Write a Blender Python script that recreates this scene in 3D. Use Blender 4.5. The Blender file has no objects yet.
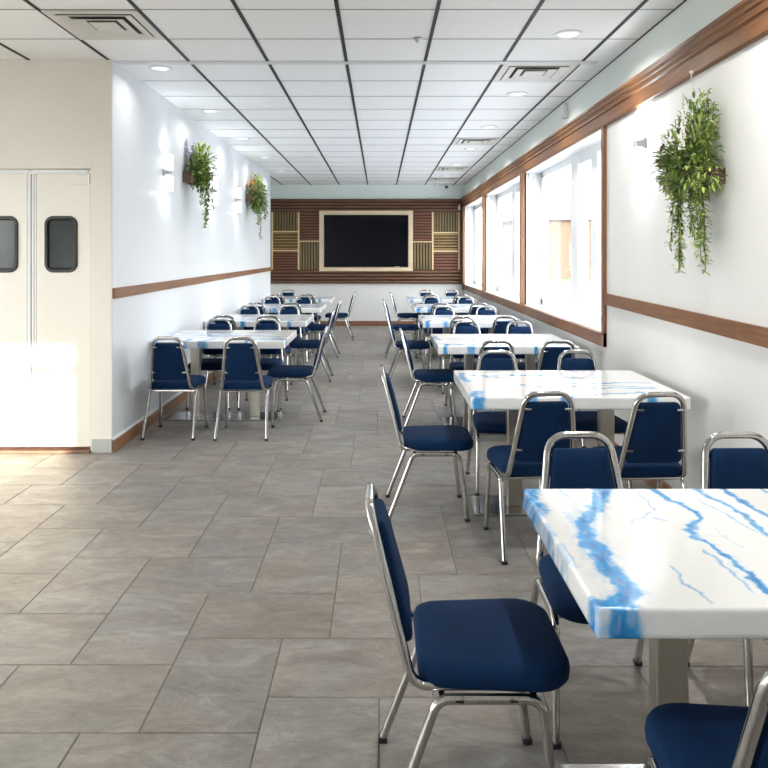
import bpy, bmesh, math, random
import numpy as np
from mathutils import Vector, Matrix

scene = bpy.context.scene
COL = scene.collection
PI = math.pi
R = math.radians
H = 1.53            # eye height
CEIL = 3.046
FX = 723.0
TOPZ = 0.755        # table top height

# ------------------------------------------------------------------ node helpers
def new_mat(name):
    m = bpy.data.materials.new(name)
    m.use_nodes = True
    nt = m.node_tree
    b = nt.nodes['Principled BSDF']
    return m, nt, b

def ramp(nt, fac, stops):
    r = nt.nodes.new('ShaderNodeValToRGB')
    els = r.color_ramp.elements
    while len(els) > 1:
        els.remove(els[-1])
    els[0].position = stops[0][0]; els[0].color = (*stops[0][1], 1)
    for p, c in stops[1:]:
        e = els.new(p); e.color = (*c, 1)
    nt.links.new(fac, r.inputs[0])
    return r.outputs[0]

def coords(nt, scale=(1, 1, 1), rot=(0, 0, 0), kind='Object'):
    tc = nt.nodes.new('ShaderNodeTexCoord')
    mp = nt.nodes.new('ShaderNodeMapping')
    mp.inputs['Scale'].default_value = scale
    mp.inputs['Rotation'].default_value = rot
    nt.links.new(tc.outputs[kind], mp.inputs['Vector'])
    return mp.outputs[0]

def noise(nt, vec, scale=5, detail=4, rough=.55, dist=0):
    n = nt.nodes.new('ShaderNodeTexNoise')
    n.inputs['Scale'].default_value = scale
    n.inputs['Detail'].default_value = detail
    n.inputs['Roughness'].default_value = rough
    n.inputs['Distortion'].default_value = dist
    if vec is not None:
        nt.links.new(vec, n.inputs['Vector'])
    return n.outputs['Fac']

def bump(nt, b, h, strength=.2, dist=.01):
    bp = nt.nodes.new('ShaderNodeBump')
    bp.inputs['Strength'].default_value = strength
    bp.inputs['Distance'].default_value = dist
    nt.links.new(h, bp.inputs['Height'])
    nt.links.new(bp.outputs[0], b.inputs['Normal'])

def flat(name, c, rough=.5, metal=0.0, var=.06, scale=6, bmp=0.0, spec=.5, coat=0):
    m, nt, b = new_mat(name)
    v = coords(nt)
    n = noise(nt, v, scale, 4)
    lo = tuple(max(0, x * (1 - var)) for x in c); hi = tuple(min(1, x * (1 + var)) for x in c)
    nt.links.new(ramp(nt, n, [(.3, lo), (.7, hi)]), b.inputs['Base Color'])
    b.inputs['Roughness'].default_value = rough
    b.inputs['Metallic'].default_value = metal
    b.inputs['Specular IOR Level'].default_value = spec
    b.inputs['Coat Weight'].default_value = coat
    if bmp:
        bump(nt, b, noise(nt, v, scale * 12, 3), bmp, .004)
    return m

def wood(name, dark, light, axis='Y', rough=.35, scale=1.0):
    m, nt, b = new_mat(name)
    sc = {'X': (1.2, 22, 22), 'Y': (22, 1.2, 22), 'Z': (22, 22, 1.2)}[axis]
    v = coords(nt, tuple(s * scale for s in sc))
    n = noise(nt, v, 2.2, 6, .6, .8)
    n2 = noise(nt, coords(nt, (.7, .7, .7)), 3, 2)
    mx = nt.nodes.new('ShaderNodeMath'); mx.operation = 'MULTIPLY_ADD'
    nt.links.new(n2, mx.inputs[0]); mx.inputs[1].default_value = .35
    nt.links.new(n, mx.inputs[2])
    mid = tuple((a + c) / 2 for a, c in zip(dark, light))
    nt.links.new(ramp(nt, mx.outputs[0], [(.42, dark), (.66, mid), (.9, light)]), b.inputs['Base Color'])
    b.inputs['Roughness'].default_value = rough
    bump(nt, b, n, .08, .003)
    return m

def emit(name, c, s):
    m, nt, b = new_mat(name)
    b.inputs['Base Color'].default_value = (.9, .9, .9, 1)
    b.inputs['Emission Color'].default_value = (*c, 1)
    b.inputs['Emission Strength'].default_value = s
    return m

def glass_mat(name, tint=(1, 1, 1), refl=.9):
    m = bpy.data.materials.new(name); m.use_nodes = True
    nt = m.node_tree; nt.nodes.clear()
    out = nt.nodes.new('ShaderNodeOutputMaterial')
    tr = nt.nodes.new('ShaderNodeBsdfTransparent'); tr.inputs[0].default_value = (*tint, 1)
    gl = nt.nodes.new('ShaderNodeBsdfGlossy'); gl.inputs['Roughness'].default_value = .02
    lw = nt.nodes.new('ShaderNodeLayerWeight')
    pw = nt.nodes.new('ShaderNodeMath'); pw.operation = 'POWER'; pw.inputs[1].default_value = 5
    mu = nt.nodes.new('ShaderNodeMath'); mu.operation = 'MULTIPLY_ADD'; mu.inputs[1].default_value = .4 * refl; mu.inputs[2].default_value = .02
    mix = nt.nodes.new('ShaderNodeMixShader')
    nt.links.new(lw.outputs['Facing'], pw.inputs[0]); nt.links.new(pw.outputs[0], mu.inputs[0]); nt.links.new(mu.outputs[0], mix.inputs[0])
    nt.links.new(tr.outputs[0], mix.inputs[1]); nt.links.new(gl.outputs[0], mix.inputs[2])
    nt.links.new(mix.outputs[0], out.inputs[0])
    return m

# ------------------------------------------------------------------ materials
M = {}
M['wall'] = flat('white_wall_paint', (.745, .74, .72), .42, var=.02, scale=1.5, bmp=.02)
M['left_wall'] = flat('white_wall_daylight_tint', (.70, .72, .745), .40, var=.02, scale=1.5, bmp=.02)  # white paint with the windows' bluish daylight put into its colour
M['cream'] = flat('cream_wall_paint', (.80, .76, .675), .45, var=.02, scale=2, bmp=.02)
M['mint'] = flat('pale_green_paint', (.74, .805, .77), .5, var=.02, scale=2)
M['door'] = flat('cream_door_laminate', (.83, .79, .70), .35, var=.02, scale=3)
M['rail'] = wood('chair_rail_wood', (.125, .050, .018), (.26, .115, .044), 'Y', .5)
M['base_wood'] = wood('skirting_wood', (.19, .085, .036), (.34, .17, .08), 'Y', .42)
M['casing_wood'] = wood('casing_wood', (.13, .052, .020), (.29, .125, .05), 'Z', .35)
M['base_wood_x'] = wood('skirting_wood_across', (.17, .075, .035), (.30, .15, .08), 'X', .42)
M['cove'] = flat('grey_cove_base', (.46, .47, .43), .5, var=.04)
M['white_vinyl'] = flat('white_vinyl_frame', (.86, .87, .88), .3, var=.015)
M['black_rubber'] = flat('black_rubber', (.012, .012, .012), .5)
M['threshold'] = flat('red_brown_threshold', (.20, .10, .065), .5, var=.25, scale=12)
M['grid_dark'] = flat('dark_ceiling_grid', (.016, .016, .016), .6)
M['grid_grey'] = flat('grey_ceiling_seam', (.30, .30, .295), .6)
M['grid_light'] = flat('light_ceiling_beam', (.66, .67, .66), .5, var=.02)
M['vent'] = flat('vent_metal', (.66, .64, .59), .38, var=.04)
M['vent_dark'] = flat('vent_shadow_cavity', (.06, .055, .05), .7)
M['trim_white'] = flat('white_metal_trim', (.78, .79, .80), .35, var=.02)
M['lens'] = emit('downlight_lens', (1, .98, .94), .55)
M['sconce_glow'] = emit('sconce_acrylic', (.93, .97, 1), 1.5)
M['nickel'] = flat('brushed_nickel', (.55, .55, .55), .3, 1.0, var=.06)
M['glass'] = glass_mat('window_glass', (.97, .985, .99))
M['door_glass'] = flat('dark_door_glass', (.045, .055, .055), .12, spec=.3, var=.3, scale=3)
M['gap'] = flat('dark_panel_backing', (.045, .024, .013), .7)
M['light_frame'] = wood('pale_maple_frame', (.58, .44, .28), (.74, .60, .42), 'X', .4)
M['strip'] = wood('pale_oak_strip', (.66, .49, .27), (.80, .63, .38), 'Z', .4)
M['slat_dark'] = wood('dark_walnut_slat', (.085, .036, .016), (.22, .10, .05), 'X', .45)
M['slat_red'] = wood('red_brown_slat', (.12, .042, .021), (.26, .10, .055), 'X', .45)
M['slat_olive'] = wood('olive_brown_slat', (.13, .09, .035), (.28, .21, .095), 'Z', .45)
M['slat_gold'] = wood('golden_slat', (.18, .11, .035), (.38, .27, .10), 'X', .45)
M['screen'] = flat('tv_black_screen', (.002, .0028, .006), .05, spec=.2, var=.05)
M['tv_bezel'] = flat('tv_black_bezel', (.012, .012, .013), .3)
M['crate'] = wood('planter_box_wood', (.085, .045, .03), (.20, .12, .08), 'Y', .6)
M['stem'] = flat('plant_stem', (.10, .14, .04), .6, var=.2, scale=20)
M['leaf'] = flat('green_leaf', (.22, .32, .07), .5, var=.5, scale=22)
M['leaf_dark'] = flat('dark_green_leaf', (.09, .17, .04), .5, var=.5, scale=22)
M['leaf_light'] = flat('yellow_green_leaf', (.42, .48, .14), .5, var=.4, scale=22)
M['petal_white'] = flat('white_petal', (.82, .80, .74), .5, var=.06, scale=20)
M['petal_lilac'] = flat('lilac_petal', (.36, .34, .55), .5, var=.2, scale=20)
M['petal_peach'] = flat('peach_petal', (.78, .48, .28), .5, var=.25, scale=20)
M['petal_cream'] = flat('cream_petal', (.80, .72, .42), .5, var=.15, scale=20)
M['petal_dusk'] = flat('dusky_pink_leaf', (.30, .20, .15), .5, var=.3, scale=25)
M['purple_leaf'] = flat('dusky_purple_leaf', (.10, .06, .06), .5, var=.3, scale=20)
M['steel'] = flat('brushed_steel_column', (.52, .49, .43), .34, 1.0, var=.06, scale=10)
M['plate'] = flat('polished_steel_plate', (.46, .46, .45), .20, 1.0, var=.10, scale=8)
M['foot'] = flat('black_foot_cap', (.012, .012, .012), .6)
M['cam_black'] = flat('black_camera_plastic', (.02, .02, .02), .3)
M['bracket_grey'] = flat('grey_metal_bracket', (.50, .51, .52), .35, .3)

def chrome():
    m, nt, b = new_mat('chrome_tube')
    v = coords(nt, (30, 30, 4))
    n = noise(nt, v, 6, 3)
    nt.links.new(ramp(nt, n, [(.3, (.44, .435, .42)), (.7, (.60, .595, .58))]), b.inputs['Base Color'])
    b.inputs['Metallic'].default_value = 1
    b.inputs['Roughness'].default_value = .13
    return m
M['chrome'] = chrome()

def fabric():
    m, nt, b = new_mat('navy_woven_fabric')
    v = coords(nt)
    n = noise(nt, v, 14, 3)
    n2 = noise(nt, v, 420, 2)
    nt.links.new(ramp(nt, n, [(.25, (.0003, .0145, .052)), (.75, (.0006, .021, .074))]), b.inputs['Base Color'])
    b.inputs['Roughness'].default_value = .85
    b.inputs['Specular IOR Level'].default_value = .2
    b.inputs['Sheen Weight'].default_value = .0
    b.inputs['Sheen Tint'].default_value = (.1, .3, .8, 1)
    bump(nt, b, n2, .25, .002)
    return m
M['fabric'] = fabric()

def marble():
    m, nt, b = new_mat('blue_veined_resin')
    a = nt.nodes.new('ShaderNodeAttribute'); a.attribute_name = 'vein'
    nt.links.new(a.outputs['Color'], b.inputs['Base Color'])
    b.inputs['Roughness'].default_value = .07
    b.inputs['Specular IOR Level'].default_value = .5
    return m
M['marble'] = marble()

def slate():
    m, nt, b = new_mat('slate_look_tile')
    tc = nt.nodes.new('ShaderNodeTexCoord')
    at = nt.nodes.new('ShaderNodeAttribute'); at.attribute_name = 'tile'
    sc = nt.nodes.new('ShaderNodeVectorMath'); sc.operation = 'SCALE'; sc.inputs['Scale'].default_value = 9
    nt.links.new(at.outputs['Color'], sc.inputs[0])
    ad = nt.nodes.new('ShaderNodeVectorMath'); ad.operation = 'ADD'
    nt.links.new(tc.outputs['Object'], ad.inputs[0]); nt.links.new(sc.outputs[0], ad.inputs[1])
    mp = nt.nodes.new('ShaderNodeMapping')
    mp.inputs['Rotation'].default_value = (0, 0, R(38)); mp.inputs['Scale'].default_value = (1.0, 2.2, 1)
    nt.links.new(ad.outputs[0], mp.inputs[0])
    n = noise(nt, mp.outputs[0], 3.6, 12, .72, .7)
    n3 = noise(nt, ad.outputs[0], 1.6, 3)
    sep = nt.nodes.new('ShaderNodeSeparateColor'); nt.links.new(at.outputs['Color'], sep.inputs[0])
    mx = nt.nodes.new('ShaderNodeMath'); mx.operation = 'MULTIPLY_ADD'
    nt.links.new(sep.outputs[0], mx.inputs[0]); mx.inputs[1].default_value = .09
    nt.links.new(n, mx.inputs[2])
    c1 = ramp(nt, mx.outputs[0], [(.32, (.165, .147, .127)), (.48, (.225, .204, .180)), (.58, (.275, .252, .226)), (.68, (.34, .316, .288)), (.85, (.46, .435, .40))])
    fine = noise(nt, mp.outputs[0], 22, 8, .7, .3)
    c3 = ramp(nt, fine, [(.3, (.86, .86, .86)), (.7, (1.12, 1.12, 1.12))])
    c2 = ramp(nt, n3, [(.35, (.93, .98, 1.03)), (.65, (1.05, 1.0, .95))])
    mc = nt.nodes.new('ShaderNodeMix'); mc.data_type = 'RGBA'; mc.blend_type = 'MULTIPLY'
    mc.inputs[0].default_value = 1
    nt.links.new(c1, mc.inputs[6]); nt.links.new(c2, mc.inputs[7])
    m2 = nt.nodes.new('ShaderNodeMix'); m2.data_type = 'RGBA'; m2.blend_type = 'MULTIPLY'; m2.inputs[0].default_value = 1
    nt.links.new(mc.outputs[2], m2.inputs[6]); nt.links.new(c3, m2.inputs[7])
    nt.links.new(m2.outputs[2], b.inputs['Base Color'])
    b.inputs['Roughness'].default_value = .36
    b.inputs['Specular IOR Level'].default_value = .5
    n5 = noise(nt, mp.outputs[0], 16, 10, .7, .4)
    mh = nt.nodes.new('ShaderNodeMath'); mh.operation = 'MULTIPLY_ADD'; mh.inputs[1].default_value = .45
    nt.links.new(n5, mh.inputs[0]); nt.links.new(n, mh.inputs[2])
    bump(nt, b, mh.outputs[0], .9, .022)
    return m
M['slate'] = slate()
M['grout'] = flat('dark_grout', (.17, .155, .14), .8)

def ceiling_mat():
    m, nt, b = new_mat('ceiling_tile')
    v = coords(nt)
    n = noise(nt, v, 90, 3)
    n2 = noise(nt, v, 1.2, 2)
    nt.links.new(ramp(nt, n2, [(.3, (.87, .87, .86)), (.7, (.90, .90, .895))]), b.inputs['Base Color'])
    b.inputs['Roughness'].default_value = .55
    bump(nt, b, n, .15, .003)
    return m
M['ceiling'] = ceiling_mat()

def brick():
    m, nt, b = new_mat('tan_brick')
    bt = nt.nodes.new('ShaderNodeTexBrick')
    nt.links.new(coords(nt, (1, 1, 1), (R(90), 0, 0)), bt.inputs['Vector'])
    bt.inputs['Scale'].default_value = 2
    bt.inputs['Color1'].default_value = (.095, .070, .050, 1)
    bt.inputs['Color2'].default_value = (.075, .056, .042, 1)
    bt.inputs['Mortar'].default_value = (.12, .10, .085, 1)
    nt.links.new(bt.outputs[0], b.inputs['Base Color'])
    b.inputs['Roughness'].default_value = .8
    return m
M['brick'] = brick()
M['roof'] = flat('grey_roof_shingle', (.075, .075, .08), .8, var=.2, scale=8)
M['asphalt'] = flat('pale_pavement', (.40, .40, .41), .8, var=.15, scale=.6)
M['lawn'] = flat('winter_lawn', (.07, .085, .045), .9, var=.3, scale=2)
M['bark'] = flat('grey_bark', (.22, .18, .15), .9, var=.2)

# ------------------------------------------------------------------ mesh helpers
class MB:
    def __init__(self):
        self.v = []; self.f = []; self.mi = []
    def add(self, vs, fs, mi=0):
        o = len(self.v)
        self.v.extend([tuple(p) for p in vs])
        self.f.extend([tuple(i + o for i in f) for f in fs])
        self.mi.extend([mi] * len(fs))
        return self
    def box(self, x0, x1, y0, y1, z0, z1, bev=0.0, seg=2, mi=0, mat=None):
        if x0 > x1: x0, x1 = x1, x0
        if y0 > y1: y0, y1 = y1, y0
        if z0 > z1: z0, z1 = z1, z0
        bm = bmesh.new()
        bmesh.ops.create_cube(bm, size=1)
        for v in bm.verts:
            v.co = Vector(((x0 + x1) / 2 + v.co.x * (x1 - x0), (y0 + y1) / 2 + v.co.y * (y1 - y0), (z0 + z1) / 2 + v.co.z * (z1 - z0)))
        if bev > 0:
            bmesh.ops.bevel(bm, geom=list(bm.edges), offset=bev, segments=seg, profile=.5, affect='EDGES')
        if mat is not None:
            bmesh.ops.transform(bm, matrix=mat, verts=bm.verts)
        bm.verts.index_update()
        self.add([v.co[:] for v in bm.verts], [[v.index for v in f.verts] for f in bm.faces], mi)
        bm.free()
        return self
    def rings(self, rings, cap0=True, cap1=True, closed=True, mi=0):
        n = len(rings[0]); vs = [p for r in rings for p in r]; fs = []
        m = n if closed else n - 1
        for k in range(len(rings) - 1):
            for i in range(m):
                j = (i + 1) % n
                fs.append((k * n + i, k * n + j, (k + 1) * n + j, (k + 1) * n + i))
        if cap0: fs.append(tuple(range(n - 1, -1, -1)))
        if cap1: fs.append(tuple(range((len(rings) - 1) * n, len(rings) * n)))
        return self.add(vs, fs, mi)
    def tube(self, pts, w, h=None, corner=.45, ref=None, n=3, mi=0):
        """sweep a rounded rectangle (w across ref, h the other way) along a polyline"""
        h = h or w
        sec = []
        cr = corner * min(w, h)
        for cx, cy, a0 in ((w/2-cr, h/2-cr, 0), (-w/2+cr, h/2-cr, 90), (-w/2+cr, -h/2+cr, 180), (w/2-cr, -h/2+cr, 270)):
            for k in range(n + 1):
                a = R(a0 + 90 * k / n)
                sec.append((cx + cr * math.cos(a), cy + cr * math.sin(a)))
        P = [Vector(p) for p in pts]
        T = []
        for i in range(len(P)):
            a = P[max(0, i-1)]; b = P[min(len(P)-1, i+1)]
            T.append((b - a).normalized())
        r0 = Vector(ref) if ref else (Vector((1, 0, 0)) if abs(T[0].x) < .8 else Vector((0, 0, 1)))
        s = (r0 - T[0] * r0.dot(T[0])).normalized()
        rings = []
        for i in range(len(P)):
            s = (s - T[i] * s.dot(T[i])).normalized()
            u = T[i].cross(s)
            rings.append([P[i] + s * a + u * b for a, b in sec])
        return self.rings(rings, mi=mi)
    def lathe(self, prof, c=(0, 0, 0), n=32, mi=0, cap=True):
        rs = []
        for r, z in prof:
            rs.append([(c[0] + r * math.cos(2*PI*i/n), c[1] + r * math.sin(2*PI*i/n), c[2] + z) for i in range(n)])
        return self.rings(rs, cap, cap, mi=mi)
    def build(self, name, mat, parent=None, smooth=True, angle=38, loc=None):
        me = bpy.data.meshes.new(name)
        me.from_pydata(self.v, [], self.f)
        mats = mat if isinstance(mat, (list, tuple)) else [mat]
        for m in mats: me.materials.append(m)
        if len(mats) > 1:
            me.polygons.foreach_set('material_index', self.mi)
        bm = bmesh.new(); bm.from_mesh(me)
        bmesh.ops.recalc_face_normals(bm, faces=bm.faces)
        bm.to_mesh(me); bm.free()
        if smooth:
            me.polygons.foreach_set('use_smooth', [True] * len(me.polygons))
            me.set_sharp_from_angle(angle=R(angle))
        me.update()
        o = bpy.data.objects.new(name, me); COL.objects.link(o)
        if parent: o.parent = parent
        if loc: o.location = loc
        return o

def fillet(pts, rad, n=6):
    """round the inner corners of a polyline"""
    P = [Vector(p) for p in pts]
    rads = rad if isinstance(rad, (list, tuple)) else [rad] * len(P)
    out = [P[0]]
    for i in range(1, len(P) - 1):
        a, b, c = P[i-1], P[i], P[i+1]
        d1 = (a - b).normalized(); d2 = (c - b).normalized()
        ang = d1.angle(d2)
        t = min(rads[i] / math.tan(ang / 2), (a-b).length * .49, (c-b).length * .49)
        r = t * math.tan(ang / 2)
        bis = (d1 + d2).normalized()
        cen = b + bis * (r / math.sin(ang / 2))
        p0 = b + d1 * t; p1 = b + d2 * t
        v0 = p0 - cen; v1 = p1 - cen
        tot = v0.angle(v1); ax = v0.cross(v1).normalized()
        for k in range(n + 1):
            out.append(cen + Matrix.Rotation(tot * k / n, 3, ax) @ v0)
    out.append(P[-1])
    return out

def round_poly(pts, rads, n=6):
    """closed 2D polygon with rounded corners"""
    k = len(pts)
    out = []
    for i in range(k):
        a, b, c = (Vector((*pts[(i+j-1) % k], 0)) for j in range(3))
        seg = fillet([a, b, c], [0, rads[i], 0], n)[1:-1]
        out += [(p.x, p.y) for p in seg]
    return out

def cushion(outline, prof, f, mb):
    """stack scaled copies of an outline; prof = (scale, height); f maps (x, y, h) to 3D"""
    cx = sum(p[0] for p in outline) / len(outline); cy = sum(p[1] for p in outline) / len(outline)
    rs = []
    for s, h in prof:
        rs.append([f(cx + (x - cx) * s, cy + (y - cy) * s, h) for x, y in outline])
    mb.rings(rs)
    return mb

def tag(o, label, cat, group=None, kind=None):
    o['label'] = label; o['category'] = cat
    if group: o['group'] = group
    if kind: o['kind'] = kind
    return o
def empty(name, loc=(0, 0, 0), rz=0):
    o = bpy.data.objects.new(name, None); COL.objects.link(o)
    o.location = loc; o.rotation_euler = (0, 0, rz); o.empty_display_size = .1
    return o
def struct(o, parent=None):
    o['kind'] = 'structure'
    return o
def copy_tree(o, parent=None):
    c = o.copy(); COL.objects.link(c); c.parent = parent
    for ch in list(o.children):
        copy_tree(ch, c)
    return c

# ------------------------------------------------------------------ room constants
XL = -2.075      # left wall of the long room
XR = 1.80        # right (window) wall
YD = 5.60        # wall with the swing doors
YB = 15.62       # back wall
YF = -2.2        # front wall behind the camera
XF = -6.2        # far left of the front area
YE = 13.70       # where the left wall steps back
XA = -2.55       # alcove left wall

# ---- floor: individual tiles laid in a pinwheel bond, over a grout bed
def make_floor():
    w, l, g = .385, .572, .0013
    V = []; F = []; C = []
    rnd = random.Random(4)
    O = (-.96, 1.93)
    def tile(x0, y0, dx, dy):
        x1, y1 = x0 + dx, y0 + dy
        if x1 < XF or x0 > XR + .3 or y1 < YF or y0 > YB: return
        c = (rnd.random(), rnd.random(), rnd.random(), 1)
        b = .0025; z = 0.0
        base = len(V)
        for ins, zz in ((g, -.004), (g + b, z)):
            V.extend([(x0+ins, y0+ins, zz), (x1-ins, y0+ins, zz), (x1-ins, y1-ins, zz), (x0+ins, y1-ins, zz)])
        F.append((base+4, base+5, base+6, base+7)); C.append(c)
        for i in range(4):
            j = (i+1) % 4
            F.append((base+i, base+j, base+4+j, base+4+i)); C.append(c)
    for i in range(-50, 60):
        for j in range(-30, 45):
            ox = O[0] - w*i + (l-w)*j; oy = O[1] + w*i + (l+w)*j
            tile(ox, oy, l, w); tile(ox + l - w, oy + w, w, l)
    me = bpy.data.meshes.new('floor'); me.from_pydata(V, [], F)
    me.materials.append(M['slate']); me.materials.append(M['grout'])
    at = me.color_attributes.new('tile', 'FLOAT_COLOR', 'CORNER')
    cols = np.repeat(np.array(C, dtype=np.float32), 4, axis=0)
    at.data.foreach_set('color', cols.ravel())
    o = bpy.data.objects.new('floor', me); COL.objects.link(o); struct(o)
    g = MB().box(XF - .2, XR + .3, YF - .2, YB + .2, -.15, -.003).build('grout_bed', M['grout'], o, smooth=False)
    struct(g)
make_floor()

# ---- ceiling with grid
cl = struct(MB().box(XF - .2, XR + .3, YF - .2, YB + .2, CEIL, CEIL + .12).build('ceiling', M['ceiling'], smooth=False))
T = .615
xs = [-.262 + T * k for k in range(-9, 4)]
gm = MB()
for x in xs:
    if x > 1.75: continue
    y1 = YD if x < XL - .1 else YB - .005
    gm.box(x - .012, x + .012, YF, y1, CEIL - .005, CEIL + .002)
gm.box(XR + .012, XR + .032, YF, YB - .005, CEIL - .006, CEIL + .002)
struct(gm.build('main_runner', M['grid_dark'], cl, smooth=False))
gm = MB()
yy = 5.68 - .61 * 13
while yy < YB:
    if abs(yy - 5.68) > .1:
        gm.box(XL if yy > YD else XF, XR + .03, yy - .0035, yy + .0035, CEIL - .003, CEIL + .002)
    yy += .61
struct(gm.build('cross_seam', M['grid_grey'], cl, smooth=False))
struct(MB().box(XL - .03, XR - .1, 5.64, 5.72, CEIL - .009, CEIL + .002).build('cross_beam', M['grid_light'], cl, smooth=False))

# ---- walls
struct(MB().box(XL - .12, XL, YD + .004, YE, 0, CEIL).build('wall_left', M['left_wall'], smooth=False))
struct(MB().box(XA - .1, XA, YE - .1, YB, 0, CEIL).box(XA, XL - .12, YE - .1, YE, 0, CEIL).build('wall_alcove', M['mint'], smooth=False))
# door wall with a doorway
DX0, DX1, DZ = -3.175, -2.236, 2.205
struct(MB().box(XF, DX0, YD, YD + .12, 0, CEIL).box(DX1, XL - .004, YD, YD + .12, 0, CEIL).box(DX0, DX1, YD, YD + .12, DZ, CEIL)
       .build('wall_kitchen', M['cream'], smooth=False))
struct(MB().box(DX0 - .1, DX1 + .1, YD + .35, YD + .4, 0, DZ + .1).build('wall_behind_doors', M['cream'], smooth=False))
# back wall: white below, mint above the wood panel
struct(MB().box(XA - .1, XR + .3, YB, YB + .12, 0, 1.8).build('wall_back', M['wall'], smooth=False))
struct(MB().box(XA - .1, XR + .3, YB - .001, YB + .12, 1.8, CEIL).build('wall_back_upper', M['mint'], smooth=False))
# right wall with three window openings
SZ, HZ = .905, 2.56
BAYS = [(5.80, 8.98), (9.06, 12.34), (12.42, 15.30)]
wr = MB()
ys = YF
wr.box(XR, XR + .25, YF, YB, 0, SZ)
for a, b in BAYS:
    wr.box(XR, XR + .25, ys, a, SZ, HZ); ys = b
wr.box(XR, XR + .25, ys, YB, SZ, HZ)
wr.box(XR, XR + .25, YF, YB, HZ, 2.66)
struct(wr.build('wall_right', M['wall'], smooth=False))
struct(MB().box(XR + .02, XR + .25, YF, YB, 2.66, CEIL).build('wall_right_upper', M['mint'], smooth=False))
# far left wall and front wall (behind the camera) with a glazed entrance
GX0, GX1, GZ = -5.6, -3.50, 2.12
LW = (-1.4, 4.4, .45, 2.65)
struct(MB().box(XF - .12, XF, YF, LW[0], 0, CEIL).box(XF - .12, XF, LW[1], YD + .12, 0, CEIL).box(XF - .12, XF, LW[0], LW[1], 0, LW[2])
       .box(XF - .12, XF, LW[0], LW[1], LW[3], CEIL).build('wall_far_left', M['cream'], smooth=False))
lw = MB()
for y in np.linspace(LW[0], LW[1] - .07, 5):
    lw.box(XF - .09, XF - .03, y, y + .07, LW[2], LW[3])
lw.box(XF - .09, XF - .03, LW[0], LW[1], LW[2], LW[2] + .06).box(XF - .09, XF - .03, LW[0], LW[1], LW[3] - .06, LW[3])
lw = struct(lw.build('window_5', M['white_vinyl'], smooth=False))  # unseen window, added to bring more sky light into the front area
struct(MB().box(XF - .064, XF - .058, LW[0] + .02, LW[1] - .02, LW[2] + .03, LW[3] - .03).build('pane', M['glass'], lw, smooth=False))
struct(MB().box(XF, GX0, YF - .12, YF, 0, CEIL).box(GX1, XR + .25, YF - .12, YF, 0, CEIL).box(GX0, GX1, YF - .12, YF, GZ, CEIL)
       .build('wall_front', M['wall'], smooth=False))
ent = MB()
for a, b in ((GX0, GX0 + .07), (-4.58, -4.5), (GX1 - .07, GX1)):
    ent.box(a, b, YF - .09, YF - .03, 0, GZ)
ent.box(GX0, GX1, YF - .09, YF - .03, 1.855, 1.955).box(GX0, GX1, YF - .09, YF - .03, GZ - .05, GZ).box(GX0, GX1, YF - .09, YF - .03, 0, .06)
e = struct(ent.build('window_4', M['nickel'], smooth=False))
struct(MB().box(GX0, GX1, YF - .064, YF - .058, .03, GZ - .02).build('pane', M['glass'], e, smooth=False))

# ---- baseboards
def prism_y(prof, y0, y1):
    mb = MB()
    mb.rings([[(x, y0, z) for x, z in prof], [(x, y1, z) for x, z in prof]])
    return mb
bb = prism_y([(XL, 0), (XL + .018, 0), (XL + .018, .085), (XL + .012, .095), (XL, .095)], YD + .004, YE)
b = struct(bb.build('baseboard_left', M['base_wood'], smooth=False))
struct(prism_y([(XL, .095), (XL + .014, .095), (XL + .010, .112), (XL, .112)], YD + .004, YE).build('cap_strip', M['white_vinyl'], b, smooth=False))
struct(MB().box(XA, XR, YB - .018, YB, 0, .105, .003).build('baseboard_back', M['base_wood_x'], smooth=False))
struct(MB().box(XR - .016, XR, YF, YB - .02, 0, .10, .003).build('baseboard_right', M['base_wood'], smooth=False))
struct(MB().box(DX1 + .006, XL + .001, YD - .012, YD, 0, .105, .003).box(XF, DX0 - .04, YD - .012, YD, 0, .105, .003).build('baseboard_kitchen', M['cove'], smooth=False))

# ---- chair rails (trim): slightly out of level, as in the photo
def rail(name, x0, x1, ya, za0, za1, yb, zb0, zb1):
    mb = MB()
    mb.rings([[(x0, ya, za0), (x1, ya, za0), (x1, ya, za1), (x0, ya, za1)], [(x0, yb, zb0), (x1, yb, zb0), (x1, yb, zb1), (x0, yb, zb1)]])
    return struct(mb.build(name, M['rail'], smooth=False))
rail('trim_1', XL, XL + .022, YD + .004, 1.19, 1.272, YE, 1.232, 1.300)
rail('trim_2', XR, XR - .022, YF, 1.02, 1.115, 5.74, 1.138, 1.226)

# ---- crown along the window wall
cp = [(XR + .02, 2.742), (XR - .075, 2.742), (XR - .078, 2.722), (XR - .062, 2.714), (XR - .058, 2.694), (XR - .046, 2.688), (XR - .040, 2.668),
      (XR - .045, 2.655), (XR - .030, 2.648), (XR - .030, 2.560), (XR - .022, 2.552), (XR + .0, 2.552), (XR, 2.70)]
struct(prism_y(cp, YF, YB - .05).build('trim_3', M['rail'], smooth=False))
# casing posts between the windows, apron under them
pm = MB()
pm.box(XR - .028, XR, 5.74, 5.80, .80, 2.555, .003)
struct(pm.build('trim_4', M['casing_wood'], smooth=False))
struct(MB().box(XR - .050, XR + .02, 8.98, 9.06, .90, 2.555, .003).build('trim_5', M['casing_wood'], smooth=False))
struct(MB().box(XR - .050, XR + .02, 12.34, 12.42, .90, 2.555, .003).build('trim_6', M['casing_wood'], smooth=False))
struct(MB().box(XR - .045, XR, 15.30, YB - .05, .80, 2.555, .003).build('trim_7', M['casing_wood'], smooth=False))
struct(prism_y([(XR, .797), (XR - .020, .797), (XR - .026, .81), (XR - .026, .890), (XR - .040, .897), (XR - .040, .908), (XR, .908)], 5.74, YB - .05).build('trim_8', M['rail'], smooth=False))

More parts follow.
